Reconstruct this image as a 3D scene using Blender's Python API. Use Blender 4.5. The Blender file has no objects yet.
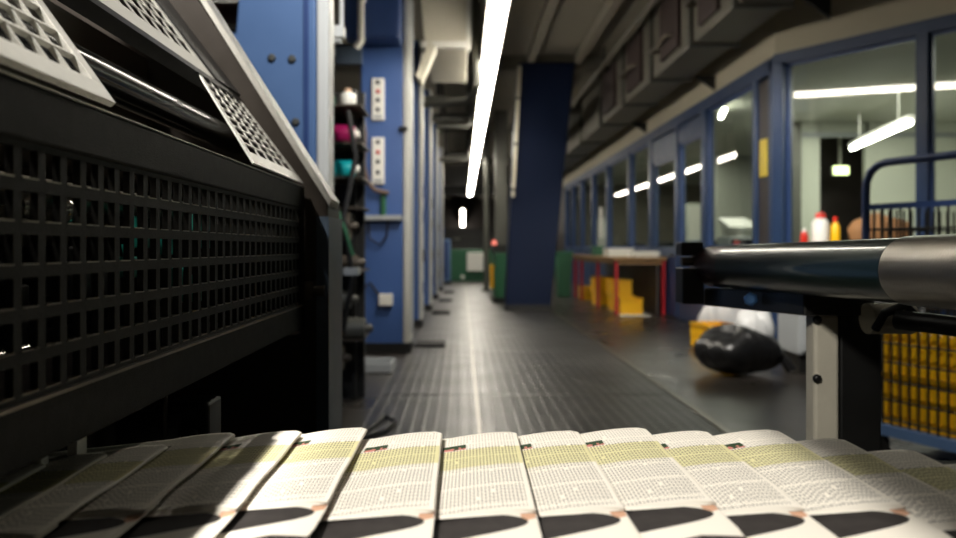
import bpy, math, random
from mathutils import Vector, Matrix
random.seed(7)
H = 1.1                      # lens height above the floor; coordinates below are relative to the lens
F = 760.0
sc = bpy.context.scene
COL = sc.collection

# ------------------------------------------------------------------ materials
def srgb(r, g, b):
    f = lambda c: (c/255/12.92) if c/255 <= .04045 else ((c/255+.055)/1.055)**2.4
    return (f(r), f(g), f(b), 1)

class NT:
    def __init__(s, m):
        m.use_nodes = True
        s.t = m.node_tree; s.n = s.t.nodes; s.l = s.t.links
        s.n.clear()
    def new(s, ty, **k):
        n = s.n.new(ty)
        for a, b in k.items(): setattr(n, a, b)
        return n
    def put(s, sock, v):
        if hasattr(v, 'is_output') or isinstance(v, bpy.types.NodeSocket): s.l.new(v, sock)
        else: sock.default_value = v
    def m(s, op, a, b=0.0, c=0.0):
        n = s.new('ShaderNodeMath', operation=op)
        for i, v in enumerate((a, b, c)):
            s.put(n.inputs[i], v)
        return n.outputs[0]
    def mix(s, f, a, b):
        n = s.new('ShaderNodeMix', data_type='RGBA')
        s.put(n.inputs[0], f); s.put(n.inputs[6], a); s.put(n.inputs[7], b)
        return n.outputs[2]
    def band(s, x, lo, hi):          # 1 inside lo..hi
        return s.m('MULTIPLY', s.m('GREATER_THAN', x, lo), s.m('LESS_THAN', x, hi))

def mat(name, col, rough=.5, metal=0.0, var=.15, scale=12, bump=0.0, bscale=60, coat=0.0, rvar=.1, spec=.5):
    m = bpy.data.materials.new(name); t = NT(m)
    out = t.new('ShaderNodeOutputMaterial'); b = t.new('ShaderNodeBsdfPrincipled')
    t.l.new(b.outputs[0], out.inputs[0])
    co = t.new('ShaderNodeTexCoord').outputs['Object']
    nz = t.new('ShaderNodeTexNoise'); nz.inputs['Scale'].default_value = scale; nz.inputs['Detail'].default_value = 4
    t.l.new(co, nz.inputs['Vector'])
    dark = tuple(c*(1-var) for c in col[:3])+(1,); lite = tuple(min(1, c*(1+var)) for c in col[:3])+(1,)
    t.put(b.inputs['Base Color'], t.mix(nz.outputs[0], dark, lite))
    t.put(b.inputs['Roughness'], t.m('ADD', t.m('MULTIPLY', nz.outputs[0], rvar*2), rough-rvar))
    b.inputs['Metallic'].default_value = metal
    b.inputs['Coat Weight'].default_value = coat
    b.inputs['Specular IOR Level'].default_value = spec
    if bump:
        n2 = t.new('ShaderNodeTexNoise'); n2.inputs['Scale'].default_value = bscale
        t.l.new(co, n2.inputs['Vector'])
        bp = t.new('ShaderNodeBump'); bp.inputs['Strength'].default_value = bump; bp.inputs['Distance'].default_value = .01
        t.l.new(n2.outputs[0], bp.inputs['Height']); t.l.new(bp.outputs[0], b.inputs['Normal'])
    return m

def emit(name, col, strength):
    m = bpy.data.materials.new(name); t = NT(m)
    out = t.new('ShaderNodeOutputMaterial'); e = t.new('ShaderNodeEmission')
    e.inputs[0].default_value = col; e.inputs[1].default_value = strength
    t.l.new(e.outputs[0], out.inputs[0]); return m

M = {}
M['guard']   = mat('guard_paint', srgb(24, 23, 20), .62, 0, .12, 60, .15, 500, spec=.14)
M['black']   = mat('black_machine_paint', srgb(24, 24, 23), .45, 0, .2, 20)
M['brownblk']= mat('oily_dark_steel', srgb(72, 64, 54), .5, .2, .25, 25)
M['silver']  = mat('silver_paint', srgb(206, 204, 196), .42, .1, .12, 80, .12, 400)
M['chrome']  = mat('polished_chrome', srgb(200, 198, 190), .16, 1, .05, 10, rvar=.04)
M['steel']   = mat('worn_steel', srgb(122, 115, 104), .34, .9, .2, 30, .03, 300)
M['rodblk']  = mat('glossy_black_rod', srgb(30, 30, 30), .18, .3, .1, 20, rvar=.05)
M['blue']    = mat('press_blue_paint', srgb(94, 124, 168), .38, 0, .08, 6)
M['towerblue'] = mat('tower_blue_paint', srgb(62, 92, 148), .4, 0, .1, 4)
M['column'] = mat('pale_grey_column_paint', srgb(186, 186, 180), .45, 0, .1, 6)
M['bluedk']  = mat('press_dark_blue_paint', srgb(52, 76, 128), .4, 0, .1, 6)
M['bluegr']  = mat('blue_grey_paint', srgb(78, 92, 108), .45, 0, .12, 10)
M['navy']    = mat('navy_pillar_paint', srgb(15, 29, 58), .55, 0, .08, 3, spec=.2)
M['offblue'] = mat('partition_blue_paint', srgb(33, 57, 94), .4, 0, .08, 5)
M['cream']   = mat('cream_paint', srgb(214, 208, 190), .6, 0, .06, 5)
M['creamy']  = mat('chipped_cream_enamel', srgb(206, 200, 182), .45, 0, .1, 14, .1, 60)
M['wall']    = mat('cream_wall_plaster', srgb(186, 178, 156), .7, 0, .06, 2, .1, 40)
M['offwall'] = mat('pale_green_grey_wall', srgb(205, 208, 195), .7, 0, .05, 2)
M['white']   = mat('white_plastic', srgb(232, 230, 222), .4, 0, .04, 10)
M['grey']    = mat('grey_plastic', srgb(160, 164, 166), .45, 0, .06, 8)
M['ceil']    = mat('grey_ceiling_paint', srgb(142, 136, 124), .7, 0, .1, 2)
M['duct']    = mat('grimy_duct_sheet', srgb(120, 116, 106), .5, .35, .25, 3)
M['ductdk']  = mat('dark_duct_wrap', srgb(62, 48, 46), .6, .1, .3, 5)
M['pipe']    = mat('grey_pipe_paint', srgb(92, 92, 86), .5, .2, .2, 5)
M['yellow']  = mat('yellow_crate_plastic', srgb(250, 192, 22), .42, 0, .08, 10)
M['red']     = mat('red_steel_paint', srgb(168, 28, 38), .4, 0, .1, 8)
M['wood']    = mat('worn_wood_top', srgb(150, 116, 74), .55, 0, .2, 9)
M['green']   = mat('machine_green_paint', srgb(40, 96, 66), .45, 0, .12, 6)
M['greenrol']= mat('dark_green_lacquer', srgb(26, 42, 37), .3, .45, .15, 15, rvar=.06, coat=.3)
M['oxide']   = mat('dark_red_oxide', srgb(54, 32, 28), .4, .2, .2, 15)
M['magenta'] = mat('magenta_ink_plastic', srgb(150, 24, 84), .35, 0, .08, 10)
M['cyan']    = mat('cyan_ink_plastic', srgb(20, 168, 176), .35, 0, .08, 10)
M['teal']    = mat('teal_paint', srgb(30, 130, 116), .4, 0, .1, 10)
M['rubber']  = mat('black_rubber', srgb(20, 20, 22), .6, 0, .2, 30)
M['bag']     = mat('black_bag_film', srgb(26, 26, 27), .32, 0, .2, 12, .5, 18)
M['bagwhite']= mat('white_bag_film', srgb(222, 222, 222), .35, 0, .06, 8, .4, 14)
M['card']    = mat('brown_cardboard', srgb(150, 108, 68), .7, 0, .12, 8)
M['carton']  = mat('worn_skin_paper', srgb(205, 170, 140), .7, 0, .1, 9)
M['darkint'] = mat('dark_brown_panel', srgb(58, 52, 50), .5, 0, .12, 4)
M['yelsign'] = mat('yellow_sign_plate', srgb(214, 190, 72), .5, 0, .05, 10)
M['floor']   = mat('dark_resin_floor', srgb(54, 50, 46), .3, 0, .3, 2.2, .08, 30, rvar=.12)
M['redbtn']  = mat('red_button', srgb(200, 40, 24), .35)
M['bolt_blue']= mat('blue_bolt_head', srgb(110, 165, 235), .3, .4)
M['brown']   = mat('brown_hose_rubber', srgb(92, 70, 58), .5)
M['skin_dark']= mat('monitor_black', srgb(22, 24, 26), .25)
M['lamp']    = emit('lamp_diffuser', (1, .93, .80, 1), 16)
M['offlamp'] = emit('office_tube', (1, .95, .84, 1), 14)
M['sign']    = emit('lit_sign', (.85, 1, .45, 1), 3)
M['redlamp'] = emit('red_signal_light', (1, .25, .18, 1), .6)

def glass_mat():
    m = bpy.data.materials.new('office_glass'); t = NT(m)
    out = t.new('ShaderNodeOutputMaterial'); tr = t.new('ShaderNodeBsdfTransparent'); gl = t.new('ShaderNodeBsdfGlossy')
    tr.inputs[0].default_value = (.86, .90, .86, 1); gl.inputs['Roughness'].default_value = .02
    fr = t.new('ShaderNodeFresnel'); fr.inputs[0].default_value = 1.5
    mx = t.new('ShaderNodeMixShader')
    bk = t.new('ShaderNodeNewGeometry').outputs['Backfacing']
    t.l.new(t.m('MULTIPLY', t.m('ADD', fr.outputs[0], .06), t.m('SUBTRACT', 1.0, bk)), mx.inputs[0])
    t.l.new(tr.outputs[0], mx.inputs[1]); t.l.new(gl.outputs[0], mx.inputs[2]); t.l.new(mx.outputs[0], out.inputs[0])
    return m
M['glass'] = glass_mat()

def plate_mat():            # tear-drop checker plate, lines run along the aisle
    m = bpy.data.materials.new('checker_plate'); t = NT(m)
    out = t.new('ShaderNodeOutputMaterial'); b = t.new('ShaderNodeBsdfPrincipled'); t.l.new(b.outputs[0], out.inputs[0])
    co = t.new('ShaderNodeTexCoord').outputs['Object']
    sp = t.new('ShaderNodeSeparateXYZ'); t.l.new(co, sp.inputs[0])
    x, y = sp.outputs[0], sp.outputs[1]
    px, py = .075, .06
    fx = t.m('FRACT', t.m('DIVIDE', x, px))
    odd = t.m('MODULO', t.m('FLOOR', t.m('ABSOLUTE', t.m('DIVIDE', x, px))), 2.0)
    fy = t.m('FRACT', t.m('ADD', t.m('DIVIDE', y, py), t.m('MULTIPLY', odd, .5)))
    ax = t.m('DIVIDE', t.m('SUBTRACT', fx, .5), .22); ay = t.m('DIVIDE', t.m('SUBTRACT', fy, .5), .38)
    d = t.m('ADD', t.m('MULTIPLY', ax, ax), t.m('MULTIPLY', ay, ay))
    hgt = t.m('MAXIMUM', t.m('SUBTRACT', 1.0, d), 0.0)
    nz = t.new('ShaderNodeTexNoise'); nz.inputs['Scale'].default_value = 2.5; nz.inputs['Detail'].default_value = 6
    t.l.new(co, nz.inputs['Vector'])
    c = t.mix(nz.outputs[0], srgb(36, 36, 38), srgb(72, 69, 66))
    c = t.mix(t.m('MULTIPLY', hgt, 1.0), c, srgb(118, 116, 112))
    t.put(b.inputs['Base Color'], c)
    t.put(b.inputs['Roughness'], t.m('ADD', t.m('MULTIPLY', nz.outputs[0], .26), .24))
    b.inputs['Metallic'].default_value = .55
    bp = t.new('ShaderNodeBump'); bp.inputs['Strength'].default_value = .8; bp.inputs['Distance'].default_value = .003
    t.l.new(hgt, bp.inputs['Height']); t.l.new(bp.outputs[0], b.inputs['Normal'])
    return m
M['plate'] = plate_mat()

def paper_mat(kind):
    m = bpy.data.materials.new('newsprint_'+kind); t = NT(m)
    out = t.new('ShaderNodeOutputMaterial'); b = t.new('ShaderNodeBsdfPrincipled'); t.l.new(b.outputs[0], out.inputs[0])
    uv = t.new('ShaderNodeUVMap').outputs[0]
    sp = t.new('ShaderNodeSeparateXYZ'); t.l.new(uv, sp.inputs[0])
    u, v = sp.outputs[0], sp.outputs[1]
    paper = srgb(232, 226, 214); ink = srgb(84, 80, 78)
    b.inputs['Roughness'].default_value = .75; b.inputs['Specular IOR Level'].default_value = .25
    if kind == 'text':
        lp = .0034
        lu = t.m('DIVIDE', u, lp)
        line = t.m('LESS_THAN', t.m('FRACT', t.m('ADD', lu, 100.0)), .55)
        ln = t.m('FLOOR', lu)
        w1 = t.new('ShaderNodeTexWhiteNoise', noise_dimensions='1D'); t.put(w1.inputs['W'], ln)
        vv = t.m('ADD', t.m('DIVIDE', v, .0078), t.m('MULTIPLY', w1.outputs[0], .55))
        cv = t.new('ShaderNodeCombineXYZ'); t.l.new(t.m('FLOOR', vv), cv.inputs[0]); t.l.new(ln, cv.inputs[1])
        w2 = t.new('ShaderNodeTexWhiteNoise', noise_dimensions='2D'); t.l.new(cv.outputs[0], w2.inputs['Vector'])
        word = t.m('MULTIPLY', t.m('GREATER_THAN', t.m('FRACT', vv), .27), t.m('GREATER_THAN', w2.outputs[0], .012))
        gut = t.m('GREATER_THAN', t.m('FRACT', t.m('DIVIDE', t.m('ADD', v, .006), .0485)), .07)
        # headline blocks left white in places
        n3 = t.new('ShaderNodeTexNoise'); n3.inputs['Scale'].default_value = 26; n3.inputs['Detail'].default_value = 0
        t.l.new(uv, n3.inputs['Vector'])
        blk = t.m('LESS_THAN', n3.outputs[0], .80)
        zone = t.m('MULTIPLY', t.band(u, -.30, -.0055), t.band(v, .006, .2465))
        ink_f = t.m('MULTIPLY', t.m('MULTIPLY', t.m('MULTIPLY', line, word), t.m('MULTIPLY', gut, blk)), zone)
        hdr = t.m('LESS_THAN', v, .062)
        ink_f = t.m('MULTIPLY', ink_f, t.m('SUBTRACT', .74, t.m('MULTIPLY', hdr, .36)))
        yb = t.m('MULTIPLY', t.band(v, .066, .126), t.m('LESS_THAN', u, -.001))
        base = t.mix(yb, paper, srgb(214, 208, 160))
        c = t.mix(ink_f, base, ink)
        # picture box by the top of the page
        ph = t.m('MULTIPLY', t.band(u, -.083, -.058), t.band(v, .044, .063))
        n4 = t.new('ShaderNodeTexNoise'); n4.inputs['Scale'].default_value = 90; t.l.new(uv, n4.inputs['Vector'])
        pic = t.mix(t.m('GREATER_THAN', t.m('ADD', n4.outputs[0], t.m('MULTIPLY', t.m('SUBTRACT', v, .054), 30.0)), .56), srgb(34, 58, 32), srgb(190, 120, 110))
        c = t.mix(ph, c, pic)
    else:
        # dark lens-shaped picture, pale band and the next dark picture
        tt = t.m('DIVIDE', t.m('ADD', u, .085), .077)
        tc = t.m('MINIMUM', t.m('ABSOLUTE', tt), 1.0)
        arc = t.m('SQRT', t.m('SUBTRACT', 1.0, t.m('MULTIPLY', tc, tc)))
        top = t.m('SUBTRACT', .275, t.m('MULTIPLY', arc, .027)); bot = t.m('ADD', .275, t.m('MULTIPLY', arc, .026))
        lens = t.m('MULTIPLY', t.m('GREATER_THAN', v, top), t.m('MULTIPLY', t.m('LESS_THAN', v, bot), t.m('LESS_THAN', u, -.008)))
        low = t.m('GREATER_THAN', v, t.m('ADD', .322, t.m('MULTIPLY', t.m('ABSOLUTE', t.m('ADD', u, .03)), .25)))
        n4 = t.new('ShaderNodeTexNoise'); n4.inputs['Scale'].default_value = 55; n4.inputs['Detail'].default_value = 6; t.l.new(uv, n4.inputs['Vector'])
        dark = t.mix(n4.outputs[0], srgb(20, 17, 16), srgb(62, 57, 55))
        skin = t.m('MULTIPLY', t.band(u, -.013, -.001), t.m('LESS_THAN', v, t.m('ADD', .267, t.m('MULTIPLY', u, -.6))))
        c = t.mix(skin, paper, srgb(204, 160, 132))
        c = t.mix(t.m('MAXIMUM', lens, low), c, dark)
    t.put(b.inputs['Base Color'], c)
    return m
M['text'] = paper_mat('text'); M['photo'] = paper_mat('picture')

# ------------------------------------------------------------------ mesh helpers
WLOC = {}
def tag(o, label=None, cat=None, group=None, kind=None):
    if label: o['label'] = label
    if cat: o['category'] = cat
    if group: o['group'] = group
    if kind: o['kind'] = kind
    return o
def thing(name, loc, label, cat, group=None):
    o = bpy.data.objects.new(name, None); COL.objects.link(o)
    o.empty_display_size = .1
    o.location = (loc[0], loc[1], loc[2]+H); WLOC[o.name] = Vector((loc[0], loc[1], loc[2]+H))
    return tag(o, label, cat, group)

class MB:
    def __init__(s): s.v = []; s.f = []; s.sm = []
    def add(s, vs, fs, smooth=False):
        k = len(s.v); s.v += [tuple(v) for v in vs]
        s.f += [tuple(i+k for i in f) for f in fs]; s.sm += [smooth]*len(fs); return s
    def box(s, x0, x1, y0, y1, z0, z1):
        vs = [(x, y, z) for x in (x0, x1) for y in (y0, y1) for z in (z0, z1)]
        return s.add(vs, [(0,1,3,2),(4,6,7,5),(0,4,5,1),(2,3,7,6),(0,2,6,4),(1,5,7,3)])
    def hexa(s, b, t):           # two quads of 4 points
        return s.add(list(b)+list(t), [(0,3,2,1),(4,5,6,7)]+[(i,(i+1)%4,(i+1)%4+4,i+4) for i in range(4)])
    def prism(s, pts, axis, a, b):   # polygon in the two other axes, extruded along axis
        def mk(p, c):
            return {0: (c,p[0],p[1]), 1: (p[0],c,p[1]), 2: (p[0],p[1],c)}[axis]
        n = len(pts)
        return s.add([mk(p,a) for p in pts]+[mk(p,b) for p in pts],
                     [tuple(range(n)), tuple(range(2*n-1,n-1,-1))]+[(i,i+n,(i+1)%n+n,(i+1)%n) for i in range(n)])
    def cyl(s, p0, p1, r, r1=None, n=20, cap=True):
        p0, p1 = Vector(p0), Vector(p1); r1 = r if r1 is None else r1
        d = (p1-p0).normalized(); a = d.orthogonal().normalized(); b = d.cross(a)
        vs = []
        for p, rr in ((p0,r),(p1,r1)):
            for i in range(n):
                t = 2*math.pi*i/n; vs.append(p+(a*math.cos(t)+b*math.sin(t))*rr)
        s.add(vs, [(i,(i+1)%n,(i+1)%n+n,i+n) for i in range(n)], True)
        if cap: s.add(vs, [tuple(range(n-1,-1,-1)), tuple(range(n,2*n))])
        return s
    def tube(s, pts, r, n=10):
        pts = [Vector(p) for p in pts]; rings = []; ref = None
        for i, p in enumerate(pts):
            d = (pts[min(i+1,len(pts)-1)]-pts[max(i-1,0)]).normalized()
            a = d.orthogonal().normalized() if ref is None else (ref-d*ref.dot(d)).normalized()
            ref = a; b = d.cross(a)
            rings += [p+(a*math.cos(2*math.pi*k/n)+b*math.sin(2*math.pi*k/n))*r for k in range(n)]
        fs = []
        for i in range(len(pts)-1):
            fs += [(i*n+k, i*n+(k+1)%n, (i+1)*n+(k+1)%n, (i+1)*n+k) for k in range(n)]
        s.add(rings, fs, True)
        e = (len(pts)-1)*n
        return s.add(rings, [tuple(range(n-1,-1,-1)), tuple(e+k for k in range(n))])
    def lathe(s, base, prof, n=20, axis=(0,0,1)):
        base = Vector(base); d = Vector(axis).normalized(); a = d.orthogonal().normalized(); b = d.cross(a)
        vs = []
        for r, h in prof:
            for k in range(n):
                t = 2*math.pi*k/n; vs.append(base+d*h+(a*math.cos(t)+b*math.sin(t))*r)
        fs = [(i*n+k, i*n+(k+1)%n, (i+1)*n+(k+1)%n, (i+1)*n+k) for i in range(len(prof)-1) for k in range(n)]
        s.add(vs, fs, True)
        e = (len(prof)-1)*n
        return s.add(vs, [tuple(range(n-1,-1,-1)), tuple(e+k for k in range(n))])
    def build(s, name, m, parent=None, bevel=0, origin=None, seg=2):
        me = bpy.data.meshes.new(name)
        if parent is not None: o0 = WLOC[parent.name]
        elif origin is not None: o0 = Vector((origin[0], origin[1], origin[2]+H))
        else:
            xs = [v[0] for v in s.v]; ys = [v[1] for v in s.v]; zs = [v[2] for v in s.v]
            o0 = Vector(((min(xs)+max(xs))/2, (min(ys)+max(ys))/2, min(zs)+H))
        me.from_pydata([(v[0]-o0.x, v[1]-o0.y, v[2]+H-o0.z) for v in s.v], [], s.f)
        me.polygons.foreach_set('use_smooth', s.sm)
        me.materials.append(m if not isinstance(m, str) else M[m])
        me.update()
        import bmesh
        bm = bmesh.new(); bm.from_mesh(me); bmesh.ops.recalc_face_normals(bm, faces=bm.faces[:]); bm.to_mesh(me); bm.free()
        o = bpy.data.objects.new(name, me); COL.objects.link(o)
        if parent is not None:
            o.parent = root_of = parent; o.location = (0,0,0); WLOC[o.name] = o0.copy()
        else:
            o.location = o0; WLOC[o.name] = o0.copy()
        if bevel:
            bv = o.modifiers.new('edge', 'BEVEL'); bv.width = bevel; bv.segments = seg; bv.limit_method = 'ANGLE'; bv.angle_limit = math.radians(40)
            bv.harden_normals = False
        return o
def child_copy(o, parent):
    c = o.copy(); COL.objects.link(c); c.parent = parent
    for g in list(o.children): child_copy(g, c)
    return c
def copy_thing(o, loc, label, rz=0.0):
    c = o.copy(); COL.objects.link(c); c.location = (loc[0], loc[1], loc[2]+H); c.rotation_euler = (0,0,rz)
    c['label'] = label; WLOC[c.name] = Vector(c.location)
    for g in list(o.children): child_copy(g, c)
    return c
def struct(o, label=None): return tag(o, label, None, None, 'structure')

# ------------------------------------------------------------------ setting
PW = 1.56
struct(MB().box(-6, 10, -2, 52, -1.30, -1.106).build('floor', 'floor'))
fw = MB()
xs = [-.62, .105, PW]
y = -1.5
for i in range(2):
    y = -1.5
    while y < 36:
        fw.box(xs[i]+.004, xs[i+1]-.004, y+.004, y+2.396, -1.105, -1.1); y += 2.4
struct(fw.build('floor_walkway', 'plate'))
struct(MB().box(.097, .113, -1.5, 36, -1.105, -1.0965).build('trim_1', 'steel'))
struct(MB().box(PW, PW+.05, -1.5, 36, -1.105, -1.094).build('trim_2', 'steel'))
ce = MB().box(-6, 10, -2, 52, 3.45, 3.6)
struct(ce.build('ceiling', 'ceil'))
for i, (a, b) in enumerate(((1.15, 1.28), (2.0, 2.12), (-.9, -.78), (.35, .45))):
    struct(MB().box(a, b, -1, 51, 3.27, 3.45).build('ceiling_beam', 'ceil'))
for yb in (13.6, 21, 29):
    struct(MB().box(-5.9, 3.3, yb, yb+.35, 3.18, 3.45).build('ceiling_beam', 'duct', bevel=.01))
struct(MB().box(-6.2, -6, -2, 52, -1.3, 3.6).build('wall_left', 'ceil'))
struct(MB().box(-6, 10, 51, 51.2, -1.3, 3.6).build('wall_back', 'darkint'))
struct(MB().box(-6.2, 10, -2.2, -2, -1.3, 3.6).build('wall_front', 'ceil'))
# cream wall above the partition, two straight runs
WX = 3.4; CY = 8.26
e2 = Vector((.573, -.8195)); 
P2 = lambda d, off=0: (WX+e2.x*d+.8195*off, CY+e2.y*d+.573*off)     # along the angled run
L2 = 6.5
w = MB().box(WX, WX+.18, CY, 46, 2.05, 3.45)
w.hexa([P2(0)+(2.05,), P2(L2)+(2.05,), P2(L2,.18)+(2.05,), P2(0,.18)+(2.05,)], [P2(0)+(3.45,), P2(L2)+(3.45,), P2(L2,.18)+(3.45,), P2(0,.18)+(3.45,)])
struct(w.build('wall_right', 'wall'))
w = MB().box(WX, WX+.18, 25, 46, -1.1, 2.05)
struct(w.build('wall_right_far', 'darkint'))

# blue partition: header, posts, lower panels
def wy(x): return WX*F/(x-462)
part = MB()
part.box(WX-.03, WX+.09, CY, 25, 1.91, 2.08)
def q2(d0, d1, z0, z1, o0=-.03, o1=.09):
    return part.hexa([P2(d0,o0)+(z0,), P2(d1,o0)+(z0,), P2(d1,o1)+(z0,), P2(d0,o1)+(z0,)],
                     [P2(d0,o0)+(z1,), P2(d1,o0)+(z1,), P2(d1,o1)+(z1,), P2(d0,o1)+(z1,)])
q2(0, L2, 1.97, 2.10)
posts = [757, 705.5, 678, 652, 630, 608, 593, 581.5, 572.5, 566]
pw = [.10, .17, .16, .22, .14, .14, .2, .2, .2, .2]
for px, wd in zip(posts, pw):
    yy = wy(px); part.box(WX-.04, WX+.10, yy-wd/2, yy+wd/2, -1.1, 1.92)
part.box(WX-.03, WX+.14, CY-.02, CY+.10, -1.1, 2.06)      # corner post
q2(.02, .14, -1.1, 1.98, -.09, .12)
for d0 in (1.51, 2.7, 3.9): q2(d0-.055, d0+.055, -1.1, 1.98, -.04, .1)
part.box(WX-.02, WX+.08, CY, 25, -1.1, .0)                # lower panels
q2(.1, L2, -1.1, -.1)
part.box(WX-.02, WX+.08, wy(678), wy(652), 1.50, 1.88)     # panel over the door
part.box(WX-.02, WX+.08, wy(705), wy(678), 1.62, 1.88)
struct(part.build('wall_office_partition', 'offblue', bevel=.008))
# dark filler between the last pane and the corner post, with a yellow sign
struct(MB().box(WX+.0, WX+.05, CY+.1, wy(757)-.04, -.0, 1.88).build('trim_3', 'darkint'))
s = MB().box(WX-.03, WX-.005, 8.44, 8.62, .80, 1.22).build('wall_sign', 'yelsign', bevel=.004)
tag(s, 'small plain yellow notice plate on the dark strip beside the blue corner post', 'sign')
# windows
wn = 1
for i in range(len(posts)-1):
    y0 = wy(posts[i])+pw[i]/2; y1 = wy(posts[i+1])-pw[i+1]/2
    if i == 2:
        # door leaf with its glass
        d = MB(); d.box(WX+.0, WX+.05, y0, y0+.09, 0, 1.5); d.box(WX, WX+.05, y1-.09, y1, 0, 1.5); d.box(WX, WX+.05, y0, y1, 1.42, 1.5); d.box(WX-.03, WX+.03, y0, y1, -1.08, .02)
        dr = struct(d.build('door_1', 'offblue', bevel=.004))
        MB().box(WX+.02, WX+.03, y0+.08, y1-.08, .01, 1.43).build('window_pane', 'glass', dr)
        MB().cyl((WX-.07, y0+.07, -.12), (WX-.07, y0+.20, -.12), .012).cyl((WX-.07, y0+.08, -.12), (WX-.02, y0+.08, -.12), .011).build('door_handle', 'steel', dr)
        continue
    zt = 1.62 if i == 1 else 1.91
    fr = MB(); t_ = .035
    fr.box(WX+.01, WX+.06, y0, y0+t_, 0, zt); fr.box(WX+.01, WX+.06, y1-t_, y1, 0, zt); fr.box(WX+.01, WX+.06, y0, y1, 0, t_); fr.box(WX+.01, WX+.06, y0, y1, zt-t_, zt)
    o = struct(fr.build('window_%d' % wn, 'bluedk')); wn += 1
    MB().box(WX+.03, WX+.038, y0+.02, y1-.02, .02, zt-.02).build('window_pane', 'glass', o)
for d0, d1 in ((.14, 1.455), (1.565, 2.645), (2.755, 3.845), (3.955, 5.4)):
    fr = MB(); sv = part; part = fr
    q2(d0, d0+.02, -.1, 1.97, .01, .06); q2(d1-.02, d1, -.1, 1.97, .01, .06); q2(d0, d1, -.1, -.06, .01, .06); q2(d0, d1, 1.945, 1.97, .01, .06)
    o = struct(fr.build('window_%d' % wn, 'bluedk')); wn += 1
    part = MB(); q2(d0+.015, d1-.015, -.08, 1.955, .03, .038); part.build('window_pane', 'glass', o)
    part = sv
# office interior shell
oi = MB(); oi.prism([(WX+.2, 26), (WX+.2, 8.4), P2(6.3, .2), (9.8, P2(6.3, .2)[1]), (9.8, 26)], 2, 2.12, 2.2)
struct(oi.build('ceiling_office', 'offwall'))
struct(MB().box(9.6, 9.8, 3, 26, -1.1, 2.15).build('wall_office_side', 'offwall'))
struct(MB().box(WX+.2, 9.8, 25.8, 26, -1.1, 2.15).build('wall_office_back', 'ceil'))
pi = MB(); pi.box(4.95, 6.03, 12.8, 12.9, -1.1, 2.12); pi.box(6.80, 9.6, 12.8, 12.9, -1.1, 2.12); pi.box(6.0, 6.85, 12.8, 12.9, 1.95, 2.12)
struct(pi.build('wall_office_divider', 'offwall'))
struct(MB().box(5.0, 9.6, 12.78, 12.82, 1.86, 1.95).build('trim_4', 'grey'))
struct(MB().box(5.05, 5.68, 12.72, 12.79, -1.1, 2.1).build('trim_5', 'pipe'))
ol = thing('office_light', (6.0, 11.0, 1.55), 'slanted fluorescent tube light hanging inside the office behind the angled glass', 'light')
MB().cyl((5.72, 9.7, 1.6), (6.26, 12.2, 1.6), .035).build('tube', 'offlamp', ol)
MB().hexa([(5.66,9.7,1.64),(5.78,9.68,1.64),(6.32,12.2,1.64),(6.2,12.22,1.64)], [(5.69,9.7,1.70),(5.75,9.68,1.70),(6.29,12.2,1.70),(6.23,12.22,1.70)]).cyl((5.8,10.1,1.7),(5.8,10.1,2.119),.008).cyl((6.17,11.8,1.7),(6.17,11.8,2.119),.008).build('housing', 'white', ol)
ol2 = thing('office_light', (3.88, 11.3, 2.0), 'small ceiling light glowing in the upper corner of the near office pane', 'light')
MB().cyl((3.80, 11.0, 2.0), (3.95, 11.6, 2.0), .035).build('tube', 'offlamp', ol2)
MB().hexa([(3.77,11.0,2.035),(3.83,10.98,2.035),(3.98,11.6,2.035),(3.92,11.62,2.035)],[(3.77,11.0,2.119),(3.83,10.98,2.119),(3.98,11.6,2.119),(3.92,11.62,2.119)]).build('housing', 'white', ol2)
es = thing('lit_sign', (6.4, 13.6, 1.25), 'small glowing yellow green sign in the dark doorway inside the office', 'sign')
MB().box(6.56, 6.82, 13.4, 13.46, 1.30, 1.44).build('lit_face', 'sign', es)
MB().box(6.55, 6.83, 13.42, 13.50, 1.29, 1.45).box(6.67, 6.71, 13.44, 13.48, 1.45, 2.12).build('housing', 'white', es)
struct(MB().box(5.6, 8.2, 14.2, 14.3, -1.1, 2.12).box(5.6,5.7,12.9,14.2,-1.1,2.12).box(8.1,8.2,12.9,14.2,-1.1,2.12).build('wall_dark_backing', 'darkint'))  # dark box added behind the doorway so the opening reads as unlit
struct(MB().box(5.7, 8.2, 17.5, 17.6, -1.1, 2.12).build('wall_office_inner', 'offwall'))
# ------------------------------------------------------------------ blue pillar
pb = [(.765,13.4,-1.1),(1.56,13.4,-1.1),(1.56,13.95,-1.1),(.765,13.95,-1.1)]
pt = [(1.0,13.4,3.27),(1.99,13.4,3.27),(1.99,13.95,3.27),(1.0,13.95,3.27)]
p = MB().hexa(pb, pt).build('pillar', 'navy', bevel=.02); struct(p)
struct(MB().hexa([(x-(.01 if i in(0,3) else -.01),yv+(-.01 if i<2 else .01),-1.1) for i,(x,yv,z) in enumerate(pb)], [(x-(.01 if i in(0,3) else -.01)+.004,yv+(-.01 if i<2 else .01),-1.0) for i,(x,yv,z) in enumerate(pb)]).build('baseboard_pillar', 'black'))
s = thing('conduit', (.88,13.35,.85), 'pale steel cable duct fixed along the upper left edge of the navy pillar', 'conduit')
MB().hexa([(.865,13.33,.9),(.925,13.33,.9),(.925,13.385,.9),(.865,13.385,.9)], [(.985,13.33,3.2),(1.045,13.33,3.2),(1.045,13.385,3.2),(.985,13.385,3.2)]).build('channel', 'cream', s)
for zz in (1.0, 1.8, 2.6): MB().box(.861+.0522*(zz-.9), .935+.0522*(zz-.9), 13.32, 13.41, zz, zz+.05).build('clamp', 'pipe', s)

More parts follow.
